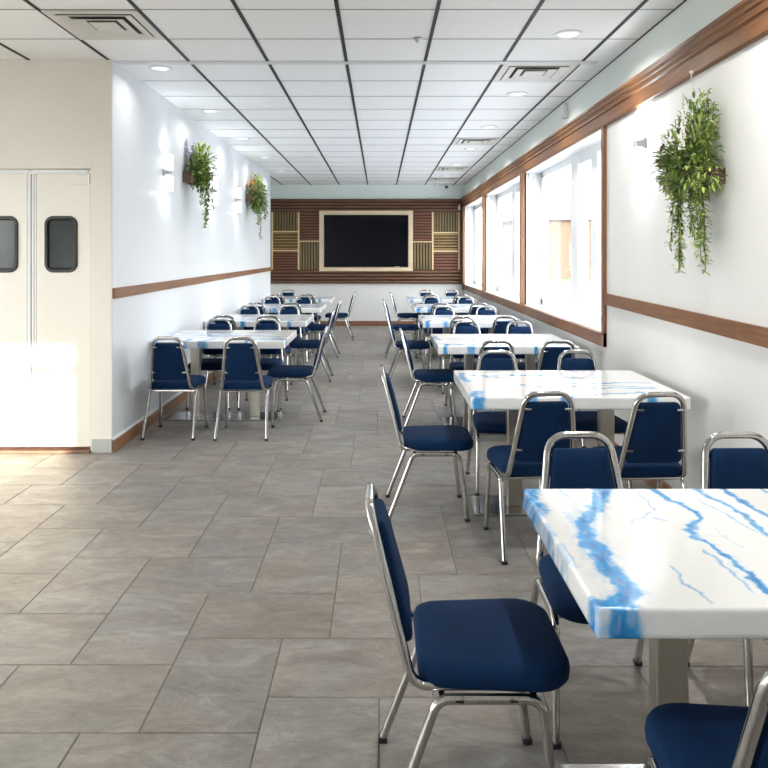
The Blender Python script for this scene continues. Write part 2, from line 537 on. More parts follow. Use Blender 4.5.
# ---- windows
for i, (a, b_) in enumerate(BAYS):
    n = i + 1
    fx0, fx1 = XR + .20, XR + .27
    fr = MB()
    zt, zb = HZ - .005, SZ + .012
    fr.box(fx0, fx1, a, b_, zt - .075, zt, .004).box(fx0, fx1, a, b_, zb, zb + .07, .004)
    fr.box(fx0, fx1, a, a + .09, zb, zt, .004).box(fx0, fx1, b_ - .09, b_, zb, zt, .004)
    fr.box(XR + .0, fx0, a, b_, zt - .002, zt + .003)
    w = struct(fr.build(f'window_{n}', M['white_vinyl'], smooth=False))
    p1, p0, q1, q0 = b_ - 1.42, b_ - 1.76, b_ - 2.14, b_ - 2.34
    mm = MB().box(fx0 - .005, fx1, p0 + .18, p1, zb, zt, .004).box(fx0 - .025, fx1, p0, p0 + .16, zb, zt, .006).box(fx0 - .005, fx1, q0, q1, zb, zt, .004)
    mm.box(fx0 - .01, fx1, q1, p0, zb + .065, zb + .12, .004).box(fx0 - .01, fx1, q1, p0, zt - .12, zt - .07, .004)
    struct(mm.build('mullion', M['white_vinyl'], w, smooth=False))
    struct(MB().box(fx0 + .03, fx0 + .036, a + .05, b_ - .05, zb + .04, zt - .04).build('pane', M['glass'], w, smooth=False))
    struct(MB().box(XR - .012, fx0 + .01, a + .002, b_ - .002, SZ - .001, SZ + .014, .003).build('sill', M['white_vinyl'], w, smooth=False))
    struct(MB().box(XR + .05, XR + .062, b_ - .022, b_, zb, zt).box(XR + .11, XR + .125, b_ - .016, b_, zb, zt).build('blind_track', M['white_vinyl'], w, smooth=False))

# ---- swing doors
dm = (DX0 + DX1) / 2
# jamb
struct(MB().box(DX1 - .008, DX1 + .001, YD + .004, YD + .11, 0, DZ).box(DX0 - .001, DX0 + .008, YD + .004, YD + .11, 0, DZ)
       .box(DX0, DX1, YD - .008, YD + .11, DZ - .006, DZ + .016, .002).build('trim_9', M['cream'], smooth=False))
struct(MB().box(DX0, DX1, YD - .03, YD + .11, 0, .020, .004).build('trim_10', M['threshold'], smooth=False))
def door(name, x0, x1, hinge_right):
    yd0, yd1 = YD + .012, YD + .052
    ox0, ox1, oz0, oz1 = (x0 + x1)/2 - .118, (x0 + x1)/2 + .118, 1.405, 1.822
    mb = MB()
    # leaf with a rounded opening: outer rect ring to rounded rect ring, front and back
    outl = round_poly([(ox0, oz0), (ox1, oz0), (ox1, oz1), (ox0, oz1)], [.055]*4, 8)
    cx, cz = (ox0+ox1)/2, (oz0+oz1)/2
    z0, z1 = .043, DZ - .045
    def outer(px, pz):
        dx, dz = px - cx, pz - cz
        ts = []
        if dx > 1e-9: ts.append((x1 - cx)/dx)
        if dx < -1e-9: ts.append((x0 - cx)/dx)
        if dz > 1e-9: ts.append((z1 - cz)/dz)
        if dz < -1e-9: ts.append((z0 - cz)/dz)
        t = min(ts); return (cx + dx*t, cz + dz*t)
    # add outline samples towards the corners of the leaf
    pts = list(outl)
    for X, Z in ((x0, z0), (x1, z0), (x1, z1), (x0, z1)):
        ang = math.atan2(Z - cz, X - cx)
        # point on outline at that angle
        best = None
        for i in range(len(outl)):
            a = Vector((outl[i][0]-cx, outl[i][1]-cz)); b2 = Vector((outl[(i+1) % len(outl)][0]-cx, outl[(i+1) % len(outl)][1]-cz))
            d = Vector((math.cos(ang), math.sin(ang)))
            den = a.x*(b2-a).y - a.y*(b2-a).x
            e = b2 - a
            det = d.x*(-e.y) + d.y*e.x
            if abs(det) < 1e-12: continue
            t = (a.x*(-e.y) + a.y*e.x)/det; s = (d.x*a.y - d.y*a.x)/det
            s = -s if False else (d.y*a.x - d.x*a.y)/(-det) if False else s
            q = d*t
            if t > 0 and (q-a).dot(e) >= -1e-9 and (q-b2).dot(e) <= 1e-9:
                best = (cx+q.x, cz+q.y)
        if best: pts.append(best)
    pts.sort(key=lambda p: math.atan2(p[1]-cz, p[0]-cx))
    O = [outer(*p) for p in pts]
    rs = [[(p[0], yd1, p[1]) for p in pts], [(p[0], yd0, p[1]) for p in pts], [(p[0], yd0, p[1]) for p in O], [(p[0], yd1, p[1]) for p in O], [(p[0], yd1, p[1]) for p in pts]]
    mb.rings(rs, False, False)
    d = struct(mb.build(name, M['door'], smooth=False))
    # gasket and glass
    def inset(k): return round_poly([(ox0+k, oz0+k), (ox1-k, oz0+k), (ox1-k, oz1-k), (ox0+k, oz1-k)], [max(.01, .055-k)]*4, 8)
    g = MB()
    A, B = inset(-.012), inset(.022)
    g.rings([[(x, yd0+.001, z) for x, z in A], [(x, yd0-.012, z) for x, z in inset(-.006)], [(x, yd0-.012, z) for x, z in inset(.014)], [(x, yd0+.006, z) for x, z in B], [(x, yd1, z) for x, z in B]], False, False)
    struct(g.build('window_gasket', M['black_rubber'], d))
    gl = MB().rings([[(x, yd0+.010, z) for x, z in inset(.005)], [(x, yd0+.016, z) for x, z in inset(.005)]])
    struct(gl.build('vision_glass', M['door_glass'], d, smooth=False))
    # edge gasket strips at the meeting stile, hinge bits
    ex = x0 if hinge_right else x1
    s = 1 if hinge_right else -1
    struct(MB().box(ex, ex + s*.018, yd0-.006, yd0+.001, z0, z1, .002).box(ex + s*.028, ex + s*.036, yd0-.004, yd0+.001, z0, z1, .0015).build('edge_strip', M['trim_white'], d, smooth=False))
    hx = x1 if hinge_right else x0
    struct(MB().box(hx - s*.012, hx, yd0-.012, yd0, z1-.075, z1+.002, .003).box(hx - s*.10, hx - s*.012, yd0-.006, yd0, z1-.01, z1+.012, .002).build('hinge', M['nickel'], d, smooth=False))
    hh = MB()
    for q in range(4):
        hh.lathe([(.004, 0), (.004, .003)], (0, 0, 0), 8)
    rv = MB()
    for q in range(4):
        c = (hx - s*(.035 + .028*q), yd0, z1 - .085)
        rv.box(c[0]-.004, c[0]+.004, yd0-.004, yd0+.001, c[2]-.004, c[2]+.004, .002)
    struct(rv.build('rivet', M['nickel'], d, smooth=False))
    struct(MB().box(x0+.01, x1-.01, yd0-.018, yd0, z1+.004, z1+.03, .003).build('head_rail', M['trim_white'], d, smooth=False))
door('door_1', dm + .004, DX1 - .013, True)
door('door_2', DX0 + .013, dm - .004, False)

# ------------------------------------------------------------------ chairs
def make_chair(name):
    root = empty(name)
    tw = .025
    sx = .195
    # back hoop: seat side rail, bend, leaning up-right, top bow
    def hoop():
        L = [(-.174, .07, .406), (-.174, -.150, .406), (-.114, -.264, .848)]
        Rr = [(-x, y, z) for x, y, z in L[::-1]]
        pts = fillet(L + Rr, [0, .05, .075, .075, .05, 0], 7)
        return MB().tube(pts, .027, .024, .40)
    # legs: four bent tubes, side rails
    def leg(s, front):
        if front:
            p = [(s*sx, .10, .382), (s*sx, .185, .382), (s*(sx+.010), .226, .012)]
            rad = [0, .05, 0]
        else:
            p = [(s*sx, -.02, .382), (s*sx, -.085, .382), (s*(sx+.016), -.226, .012)]
            rad = [0, .045, 0]
        return MB().tube(fillet(p, rad, 6), tw, tw, .40)
    def cap(s, front):
        x, y = (s*(sx+.010), .2265) if front else (s*(sx+.016), -.2265)
        return MB().box(x-.014, x+.014, y-.014, y+.014, 0, .018, .003)
    hoop().build('back_frame', M['chrome'], root)
    for s in (-1, 1):
        for fr in (False, True):
            l = leg(s, fr).build('leg', M['chrome'], root)
            cap(s, fr).build('foot_cap', M['foot'], l)
    for s in (-1, 1):
        MB().tube([(s*sx, -.04, .382), (s*sx, .12, .382)], tw, tw, .40).build('side_rail', M['chrome'], root)
    MB().tube([(-sx, -.075, .380), (sx, -.075, .380)], .020, .016, .3, ref=(0, 1, 0)).build('cross_rail', M['chrome'], root)
    MB().tube([(-sx, .165, .380), (sx, .165, .380)], .020, .016, .3, ref=(0, 1, 0)).build('cross_rail', M['chrome'], root)
    # seat cushion
    ol = round_poly([(-.188, -.135), (.188, -.135), (.215, .275), (-.215, .275)], [.06, .06, .095, .095], 8)
    prof = [(.0, .402), (.90, .402), (.965, .402), (.992, .410), (1.0, .426), (.992, .441), (.968, .452), (.92, .459), (.80, .465), (.5, .470), (.2, .472), (.0, .472)]
    cushion(ol, prof, lambda x, y, h: (x, y, h), MB()).build('seat', M['fabric'], root, angle=60)
    # back cushion in the leaning plane
    z0, z1 = .49, .802
    hw = lambda z: .174 - .060 * (z - .418) / .428 - .0195
    ol = round_poly([(-hw(z0), z0), (hw(z0), z0), (hw(z1), z1), (-hw(z1), z1)], [.022, .022, .018, .018], 5)
    ly = lambda z: -.150 - .114 * (z - .418) / .428
    nrm = Vector((0, .966, .259))
    def f(x, z, h):
        return (x, ly(z) + nrm.y * h, z + nrm.z * h * .9)
    prof = [(0, -.014), (.95, -.014), (.985, -.012), (1.0, -.004), (1.0, .010), (.985, .020), (.93, .027), (.7, .032), (.3, .034), (0, .034)]
    cushion(ol, prof, f, MB()).build('backrest', M['fabric'], root, angle=60)
    for z in (.555, .770):
        for s in (-1, 1):
            x = hw(z); y = ly(z)
            MB().tube([(s*(x - .022), y - .016, z), (s*(x + .012), y - .010, z)], .012, .010, .45, ref=(0, 0, 1)).build('bracket', M['chrome'], root)
    return root

chair_proto = make_chair('dining_chair')
_used = [False]
def chair(x, y, ang, label, group):
    if not _used[0]:
        o = chair_proto; _used[0] = True
    else:
        o = copy_tree(chair_proto)
    o.location = (x, y, 0); o.rotation_euler = (0, 0, R(ang))
    tag(o, label, 'chair', group)
    return o

# ------------------------------------------------------------------ tables
def vnoise(x, y, seed):
    xi = np.floor(x).astype(np.int64); yi = np.floor(y).astype(np.int64)
    xf = x - xi; yf = y - yi
    def h(a, b):
        n = (a * 374761393 + b * 668265263 + seed * 2147483 + 1013904223) & 0x7fffffff
        n = ((n ^ (n >> 13)) * 1274126177) & 0x7fffffff
        n = n ^ (n >> 16)
        return (n & 0xffff) / 65535.0
    u = xf*xf*(3-2*xf); v = yf*yf*(3-2*yf)
    return (h(xi, yi)*(1-u) + h(xi+1, yi)*u)*(1-v) + (h(xi, yi+1)*(1-u) + h(xi+1, yi+1)*u)*v
def fbm(x, y, seed, oct=5):
    s = 0; a = .5; t = 0
    for k in range(oct):
        s = s + a * vnoise(x * 2**k + 17*k, y * 2**k - 9*k, seed + k); t += a; a *= .55
    return s / t

WHITE = np.array((.83, .84, .835)); LBLUE = np.array((.045, .36, .74)); DBLUE = np.array((.006, .10, .42))

def vein_color(u, v, z, veins, seed):
    """u, v metres on the top from the aisle-near corner; veins = (points, width, strength, feather)"""
    wx = u + .05 * (fbm(u*7, v*7, seed+11) - .5) + .020 * (fbm(u*40, v*40, seed+12, 3) - .5) + .2 * (z) * .3
    wy = v + .05 * (fbm(u*7, v*7, seed+21) - .5) + .020 * (fbm(u*40, v*40, seed+22, 3) - .5)
    inten = np.zeros_like(u); dark = np.zeros_like(u)
    rag = fbm(u*26 + 3, v*26 + z*20, seed+31, 5)
    fine = fbm(u*70, v*30 + z*40, seed+41, 4)
    for pts, w, st, feather in veins:
        d = np.full_like(u, 9.0)
        for k in range(len(pts)-1):
            ax, ay = pts[k]; bx, by = pts[k+1]
            ex, ey = bx-ax, by-ay; L2 = ex*ex+ey*ey + 1e-9
            t = np.clip(((wx-ax)*ex + (wy-ay)*ey)/L2, 0, 1)
            d = np.minimum(d, np.hypot(wx-ax-t*ex, wy-ay-t*ey))
        w = w * 1.28; wl = w * (.40 + 1.2*rag)
        a = np.clip((1.25 - d/wl)*1.9, 0, 1)
        halo = np.clip(1 - d/(w*feather), 0, 1)**2 * np.clip((fine-.42)*4.5, 0, 1) * .8
        a = np.maximum(a * (.55 + .9*np.clip(fine, 0, 1)), halo)
        inten = np.maximum(inten, np.clip(a, 0, 1) * st)
        dark = np.maximum(dark, np.clip(1.15 - d/(wl*.75), 0, 1) * st * np.clip((rag-.30)*2.6, 0, 1))
    inten = inten[:, None]; dark = np.clip(dark, 0, 1)[:, None]
    blue = LBLUE * (1-dark*.75) + DBLUE * dark*.75
    mott = (fbm(u*3, v*3, seed+51, 3)[:, None] - .5) * np.array((.035, .035, .035))
    return np.clip((WHITE + mott) * (1-inten) + blue * inten, 0, 1)

def make_top(W, D, th, N, K, veins, seed):
    r = .009
    nx = int(N * W / (2*(W+D))); ny = N//2 - nx
    def ring(ins, zz):
        w, d = W - 2*ins, D - 2*ins; c = max(.003, .012 - ins)
        per = []
        # straight sides sampled, corners via rounding of the square coordinates
        def side(p, q, n): return [(p[0] + (q[0]-p[0])*(i+.5)/n, p[1] + (q[1]-p[1])*(i+.5)/n) for i in range(n)]
        k = 4
        cs = [(c, c), (w-c, c), (w-c, d-c), (c, d-c)]
        def arc(cx, cy, a0): return [(cx + c*math.cos(R(a0+90*i/k)), cy + c*math.sin(R(a0+90*i/k))) for i in range(k+1)]
        per += side((c, 0), (w-c, 0), nx) + arc(cs[1][0], cs[1][1], -90)
        per += side((w, c), (w, d-c), ny) + arc(cs[2][0], cs[2][1], 0)
        per += side((w-c, d), (c, d), nx) + arc(cs[3][0], cs[3][1], 90)
        per += side((0, d-c), (0, c), ny) + arc(cs[0][0], cs[0][1], 180)
        a = np.array(per) + ins
        return np.column_stack([a, np.full(len(a), zz)])
    rs = [ring(.03, -th), ring(.004, -th), ring(0, -th + .004)]
    for k in range(1, 7):
        rs.append(ring(0, -th + .004 + (th - .004 - r) * k/6))
    for k in range(1, 6):
        a = PI/2*k/5
        rs.append(ring(r*(1-math.cos(a)), -r + r*math.sin(a)))
    last = rs[-1]
    # inner rings shrink towards a central spine so the sampling stays even
    cx = W/2; cy = D/2; sp = (W-D)/2
    spine = np.column_stack([np.clip(last[:, 0], cx - sp, cx + sp), np.full(len(last), cy), last[:, 2]])
    for k in range(1, K+1):
        t = k/K * .995
        rs.append(last*(1-t) + spine*t)
    P = np.concatenate(rs); n = len(last); m = len(rs)
    i = np.arange(n); j = (i+1) % n
    F = np.concatenate([np.column_stack([k*n+i, k*n+j, (k+1)*n+j, (k+1)*n+i]) for k in range(m-1)])
    fs = F.tolist(); fs.append(list(range(n-1, -1, -1))); fs.append(list(range((m-1)*n, m*n)))
    me = bpy.data.meshes.new('tabletop')
    me.from_pydata([tuple(p) for p in P], [], fs)
    col = vein_color(P[:, 0], P[:, 1], P[:, 2], veins, seed)
    at = me.color_attributes.new('vein', 'FLOAT_COLOR', 'POINT')
    at.data.foreach_set('color', np.column_stack([col, np.ones(len(col))]).astype(np.float32).ravel())
    me.materials.append(M['marble'])
    me.polygons.foreach_set('use_smooth', [True]*len(me.polygons)); me.update()
    return me

W, D, TH = 1.20, .82, .068
def table(cx, cy, veins, seed, label, group, N=420, K=44, D=.98, base=0):
    root = empty('dining_table', (cx, cy, 0))
    me = make_top(W, D, TH, N, K, veins, seed)
    o = bpy.data.objects.new('tabletop', me); COL.objects.link(o); o.parent = root
    o.location = (-W/2, -D/2, TOPZ)
    MB().box(-.54, .54, base-.165, base+.165, 0, .012, .003).build('base_plate', M['plate'], root, smooth=False)
    for s in (-1, 1):
        MB().box(s*.28-.043, s*.28+.043, base-.032, base+.032, .012, TOPZ-TH-.008, .004).build('column', M['steel'], root, smooth=False)
    MB().box(-.38, .38, base-.10, base+.10, TOPZ-TH-.008, TOPZ-TH, .001).build('mounting_plate', M['steel'], root, smooth=False)
    tag(root, label, 'table', group)
    return root

def px_uv(pts, cx, cy):
    out = []
    for x, y in pts:
        Y = (H-TOPZ)*FX/(y-255); X = (x-380)*Y/FX
        out.append((X-(cx-W/2), Y-(cy-D/2)))
    return out
C1 = (1.075, 1.994)
PX = [
    ([(604, 484), (599, 490), (594, 505), (583, 523), (585, 535), (594, 548), (602, 560), (613, 575), (629, 590), (624, 599), (612, 606)], .021, 1.0, 3.0),
    ([(600, 604), (616, 607), (630, 606)], .022, 1.0, 1.8),
    ([(524, 488), (534, 500), (542, 511)], .016, .8, 2.2),
    ([(524, 490), (538, 512), (552, 534)], .010, .5, 2.5),
    ([(560, 544), (575, 566)], .008, .35, 2.5),
    ([(646, 488), (671, 500), (695, 511), (700, 518), (690, 526), (693, 537), (709, 543), (730, 557), (745, 569), (770, 589), (800, 606)], .0085, 1.0, 2.6),
    ([(696, 520), (690, 530), (698, 540)], .012, .8, 2.2),
    ([(705, 551), (722, 563), (738, 576), (758, 591)], .0035, .6, 3.0),
    ([(694, 488), (708, 495), (724, 503), (745, 515), (770, 535), (830, 575)], .0075, .9, 2.6),
    ([(720, 489), (742, 502), (770, 517), (840, 545)], .0085, .95, 2.4),
    ([(700, 500), (722, 512), (746, 525), (775, 541)], .003, .5, 3),
    ([(629, 490), (643, 500), (651, 510), (645, 516), (630, 523)], .0018, .55, 3),
    ([(669, 566), (679, 574), (682, 584), (700, 593), (716, 605)], .0026, .65, 3),
    ([(718, 530), (730, 540), (742, 547)], .0018, .4, 3),
    ([(560, 490), (566, 497)], .003, .5, 3), ([(655, 518), (664, 520)], .003, .5, 3),
    ([(565, 512), (575, 530)], .006, .35, 3),
    ([(760, 488), (800, 505), (860, 530)], .006, .8, 2.5), ([(800, 489), (850, 510)], .010, .9, 2.5),
]
V1 = [(px_uv(p, *C1), w, s, f) for p, w, s, f in PX]
V1 += [([(.0, .66), (.0, .84)], .030, 1.0, 1.8), ([(-.01, .56), (-.005, .62)], .016, .7, 2.0), ([(-.01, .41), (-.004, .46)], .014, .75, 2.0),
       ([(-.012, .27), (-.008, .30)], .010, .6, 2.0), ([(-.006, .0), (.0, .05)], .012, .7, 1.6)]

def rand_veins(seed, left_patch=True):
    rd = random.Random(seed)
    vs = []
    for k in range(rd.randint(9, 12)):           # long slanting streaks
        v = .05 + .72 * rd.random(); u = -.05 + rd.random()*.95
        p = [(u, v)]
        for s in range(rd.randint(3, 5)):
            u += rd.uniform(.07, .16); v += rd.uniform(-.055, .035); p.append((u, v))
        vs.append((p, rd.uniform(.006, .013), rd.uniform(.85, 1.0), 3.0))
    edges = [.04 + rd.uniform(0, .04), .25 + rd.uniform(-.04, .06), .50 + rd.uniform(-.06, .06), .93 + rd.uniform(-.1, .1)]
    for k, u in enumerate(edges):               # bands that run over the front edge
        p = [(u, -.02), (u + rd.uniform(-.02, .05), .06), (u + rd.uniform(-.01, .11), .16)]
        vs.append((p, rd.uniform(.014, .026) if k < 3 else .014, rd.uniform(.75, 1.0), 2.6))
    p = [(.05, .50), (.02, .66), (.04, .80)]
    vs.append((p, .018, .7, 2.4))
    return vs

ordn = ['nearest', 'second', 'third', 'fourth', 'fifth', 'sixth and furthest']
RY = [1.994, 4.40, 6.62, 8.85, 11.0, 13.15]
RX = [1.075, 1.095, 1.095, 1.095, 1.095, 1.095]
for i in range(6):
    lab = ['large white resin table with blue veins in the right foreground, nearest the camera',
           'white blue-veined table second from the camera in the window row',
           'white blue-veined table third from the camera in the window row',
           'white blue-veined table fourth from the camera in the window row',
           'white blue-veined table fifth from the camera in the window row',
           'white blue-veined table at the far end of the window row'][i]
    if i == 0: table(RX[i], RY[i], V1, 3, lab, 'tables along the window wall', 900, 120, .82)
    else: table(RX[i], RY[i], rand_veins(20+i), 20+i, lab, 'tables along the window wall', 460 if i < 3 else 260, 60 if i < 3 else 30, .93 if i == 1 else .98)
LY = [6.99, 8.95, 11.0, 13.20]
LX = -1.46
for i in range(4):
    lab = ['white blue-veined table nearest the swing doors in the left wall row',
           'white blue-veined table second from the doors in the left wall row',
           'white blue-veined table third from the doors in the left wall row',
           'white blue-veined table at the far end of the left wall row'][i]
    table(LX, LY[i], rand_veins(40+i), 40+i, lab, 'tables along the left wall', 420 if i < 1 else 260, 50 if i < 1 else 30, .98, -.155 if i == 0 else 0)

# ---- chairs round the tables
tn = ['nearest window-row table', 'second window-row table', 'third window-row table', 'fourth window-row table', 'fifth window-row table', 'furthest window-row table']
ENDS = [(.235, 2.065, -90), (.275, 4.36, -90), (.45, 6.61, -90), (.33, 8.86, -90), (.315, 10.99, -90), (.45, 13.15, -90)]
for i, (x, y, a) in enumerate(ENDS):
    lab = 'navy chrome chair side on at the aisle end of the ' + tn[i]
    if i == 0: lab = 'large navy padded chrome chair in the foreground aisle, left of the nearest table'
    chair(x, y, a, lab, 'chairs at the aisle ends of the window-row tables')
NEAR = [[(.80, 1.462)], [(.81, 3.82), (1.36, 3.80)], [(.92, 5.95), (1.40, 5.95)], [(.90, 8.18), (1.38, 8.18)], [(.85, 10.38), (1.39, 10.38)], [(.86, 12.53), (1.38, 12.53)]]
nrot = [[-6], [4, 3], [0, 1], [1, -1], [0, 0], [1, 0]]
for i, row in enumerate(NEAR):
    for k, (x, y) in enumerate(row):
        side = 'aisle half' if k == 0 else 'window half'
        lab = f'navy chair on the near side of the {tn[i]}, {side}'
        if i == 0: lab = 'navy chair cut off at the bottom right corner, before the nearest table'
        chair(x, y, nrot[i][k], lab, 'chairs on the near side of the window-row tables')
FAR = [[(.752, 2.475), (1.352, 2.475)], [(.822, 4.825), (1.39, 4.84)], [(.88, 7.11), (1.42, 7.09)], [(.84, 9.28), (1.405, 9.28)], [(.83, 11.43), (1.385, 11.43)], [(.88, 13.66), (1.38, 13.66)]]
for i, row in enumerate(FAR):
    for k, (x, y) in enumerate(row):
        side = 'aisle half' if k == 0 else 'window half'
        chair(x, y, 180 + [0, 1][k], f'navy chair behind the {tn[i]}, {side}, facing the camera', 'chairs on the far side of the window-row tables')
ln = ['nearest left-row table', 'second left-row table', 'third left-row table', 'furthest left-row table']
LE = [(-.765, 6.84, 90), (-.83, 8.94, 90), (-.86, 10.99, 90), (-.72, 13.19, 90)]
for i, (x, y, a) in enumerate(LE):
    chair(x, y, a, f'navy chrome chair at the aisle end of the {ln[i]}, side on', 'chairs at the aisle ends of the left-row tables')
LN = [[(-1.75, 6.20), (-1.15, 6.18)], [(-1.745, 8.30), (-1.25, 8.30)], [(-1.76, 10.46), (-1.25, 10.46)], [(-1.77, 12.62), (-1.25, 12.62)]]
for i, row in enumerate(LN):
    for k, (x, y) in enumerate(row):
        side = 'beside the wall' if k == 0 else 'towards the aisle'
        chair(x, y, [-1, 1][k] if i == 0 else 0, f'navy chair on the near side of the {ln[i]}, {side}', 'chairs on the near side of the left-row tables')
LF = [[(-1.70, 7.37), (-1.19, 7.37)], [(-1.75, 9.42), (-1.22, 9.42)], [(-1.76, 11.52), (-1.25, 11.52)], [(-1.78, 13.76)]]
for i, row in enumerate(LF):
    for k, (x, y) in enumerate(row):
        side = 'beside the wall' if k == 0 else 'towards the aisle'
        chair(x, y, 180, f'navy chair behind the {ln[i]}, {side}, facing the camera', 'chairs on the far side of the left-row tables')

# ------------------------------------------------------------------ back wall: slatted wood panel and television
def pxb(x, y):  # back-wall pixel to metres
    k = (YB - .05) / FX
    return (x - 380) * k, H + (255 - y) * k
def slat_cell(x0, x1, y0, y1, direction, pitch, yb=YB - .045, depth=.040):
    X0, Z1 = pxb(x0, y0); X1, Z0 = pxb(x1, y1)
    mb = MB().box(X0, X1, yb, yb + .012, Z0, Z1, mi=1)
    if direction == 'h':
        n = max(1, round((Z1-Z0)/pitch)); p = (Z1-Z0)/n
        for k in range(n):
            z = Z0 + p*k
            mb.box(X0, X1, yb - depth, yb + .001, z + p*.23, z + p*.77, .004, 1)
    else:
        n = max(1, round((X1-X0)/pitch)); p = (X1-X0)/n
        for k in range(n):
            x = X0 + p*k
            mb.box(x + p*.23, x + p*.77, yb - depth, yb + .001, Z0, Z1, .004, 1)
    return mb
panel = empty('slatted_feature_panel', (0, YB - .03, 0))
def pbuild(mb, name, mat):
    o = mb.build(name, [mat, M['gap']] if any(mb.mi) else mat, panel, smooth=False)
    o.matrix_parent_inverse = Matrix.Translation((0, -(YB - .03), 0))
    return o
X0, Z1 = pxb(269.5, 199); X1, Z0 = pxb(462.5, 283.5)
pbuild(MB().box(XA+.05, X1, YB - .034, YB - .001, Z0, Z1), 'backboard', M['slat_dark'])
pbuild(slat_cell(268, 462.5, 199, 211.5, 'h', .066), 'slat_panel', M['slat_dark'])
pbuild(slat_cell(268, 462.5, 270, 283.5, 'h', .066), 'slat_panel', M['slat_dark'])
cells = [(273, 298, 212.5, 231, 'v', .060, 'slat_olive'), (273, 298, 232, 250, 'h', .060, 'slat_gold'), (273, 298, 251, 269.5, 'h', .060, 'slat_red'),
         (299.5, 319, 212.5, 240.5, 'h', .060, 'slat_red'), (299.5, 319, 241.8, 269.5, 'v', .060, 'slat_olive'),
         (413.5, 431.5, 212.5, 241, 'h', .060, 'slat_red'), (413.5, 431.5, 242.3, 269.5, 'v', .060, 'slat_olive'),
         (433.5, 458, 212.5, 232, 'v', .060, 'slat_olive'), (433.5, 458, 233.2, 250.5, 'h', .060, 'slat_gold'), (433.5, 458, 251.8, 269.5, 'h', .060, 'slat_red')]
for c in cells:
    pbuild(slat_cell(*c[:6]), 'slat_panel', M[c[6]])
def strip(x0, x1, y0, y1):
    A, zt = pxb(x0, y0); B, zb = pxb(x1, y1)
    pbuild(MB().box(A, B, YB - .085, YB - .03, zb, zt, .003), 'divider_strip', M['strip'])
strip(271.6, 272.9, 212, 269.8); strip(298, 299.3, 212, 269.8); strip(432, 433.4, 212, 269.8); strip(458.2, 459.5, 212, 269.8)
strip(273, 298, 231, 232.2); strip(273, 298, 250, 251.2); strip(299.4, 319.4, 240.7, 241.8)
strip(413, 431.9, 241.2, 242.3); strip(433.5, 458.1, 232.1, 233.3); strip(433.5, 458.1, 250.5, 251.8)
# pale frame round the tv
fm = MB()
for (a, b_, c, d) in ((319.5, 412.8, 210.8, 214.8), (319.5, 412.8, 267.4, 271.2), (319.5, 323.8, 214.8, 267.4), (408.4, 412.8, 214.8, 267.4)):
    A, zt = pxb(a, c); B, zb = pxb(b_, d)
    fm.box(A, B, YB - .11, YB - .03, zb, zt, .004)
pbuild(fm, 'picture_frame', M['light_frame'])
tag(panel, 'dark brown slatted wood panel covering the back wall around the television', 'wall panel', kind='thing')
A, zt = pxb(324, 215); B, zb = pxb(408.2, 267.2)
tv = empty('television', ((A+B)/2, YB - .06, zb))
w_, h_ = B - A, zt - zb
MB().box(-w_/2, w_/2, -.034, .02, 0, h_, .004).build('casing', M['tv_bezel'], tv, smooth=False)
MB().box(-w_/2 + .016, w_/2 - .016, -.0365, -.034, .022, h_ - .016).build('screen', M['screen'], tv, smooth=False)
MB().box(.62, .72, -.038, -.034, .006, .016, .002).build('status_badge', M['trim_white'], tv, smooth=False)
tag(tv, 'large black flat television in a pale wood frame on the back wall', 'television')

# ------------------------------------------------------------------ ceiling fixtures
def vent(x0, y0, label):
    s = .60
    cx, cy = x0 + .3075, y0 + .305
    r = empty('ceiling_vent', (cx, cy, CEIL - .004))
    def sq(h, z): return [(-h, -h, z), (h, -h, z), (h, h, z), (-h, h, z)]
    MB().rings([sq(.296, .003), sq(.296, -.006), sq(.245, -.006), sq(.240, .003)], False, False).build('frame', M['vent'], r, smooth=False)
    MB().box(-.25, .25, -.25, .25, .0015, .003).build('cavity', M['vent_dark'], r, smooth=False)
    for h in (.238, .160):
        MB().rings([sq(h, -.010), sq(h, -.014), sq(h - .052, -.001), sq(h - .058, .001)], False, False).build('louver', M['vent'], r, smooth=False)
    MB().box(-.085, .085, -.085, .085, -.010, -.002, .003).build('core', M['vent'], r, smooth=False)
    tag(r, label, 'ceiling vent', 'square ceiling vents')
vent(-2.107, 5.68 - 1.22 - .0, 'square ceiling vent at the top left, above the swing doors')
vent(.968, 5.70, 'nearest square ceiling vent of the right-hand row, beside the window wall')
vent(.968, 9.34, 'middle square ceiling vent of the right-hand row, past the nearest one')
vent(.968, 12.39, 'third square ceiling vent from the front along the window side')
vent(.968, 14.10, 'furthest square ceiling vent, right beside the back wall')

def downlight(x, y, label, power):
    r = empty('ceiling_downlight', (x, y, CEIL - .001))
    MB().lathe([(.098, .001), (.098, -.006), (.088, -.010), (.070, -.010), (.066, -.003)], n=36, cap=False).build('trim_ring', M['trim_white'], r)
    MB().lathe([(.067, -.002), (.067, -.0035)], n=36).build('lens', M['lens'], r)
    tag(r, label, 'ceiling light', 'round recessed ceiling lights')
    L = bpy.data.lights.new('downlight_lamp', 'AREA'); L.shape = 'DISK'; L.size = .13; L.energy = power
    L.color = (1, .985, .95); L.spread = R(150)
    o = bpy.data.objects.new('downlight_lamp', L); COL.objects.link(o); o.parent = r; o.location = (0, 0, -.014)
    return r
PW = 9
LDL = [(5.86, 'nearest round ceiling light of the left-hand row, just past the door wall corner'), (7.6, 'second round ceiling light of the left-hand row'),
       (9.4, 'third round ceiling light of the left-hand row'), (11.2, 'fourth round ceiling light of the left-hand row'), (13.0, 'fifth and furthest round ceiling light of the left-hand row')]
for y, lab in LDL: downlight(-1.78, y, lab, PW*.22)
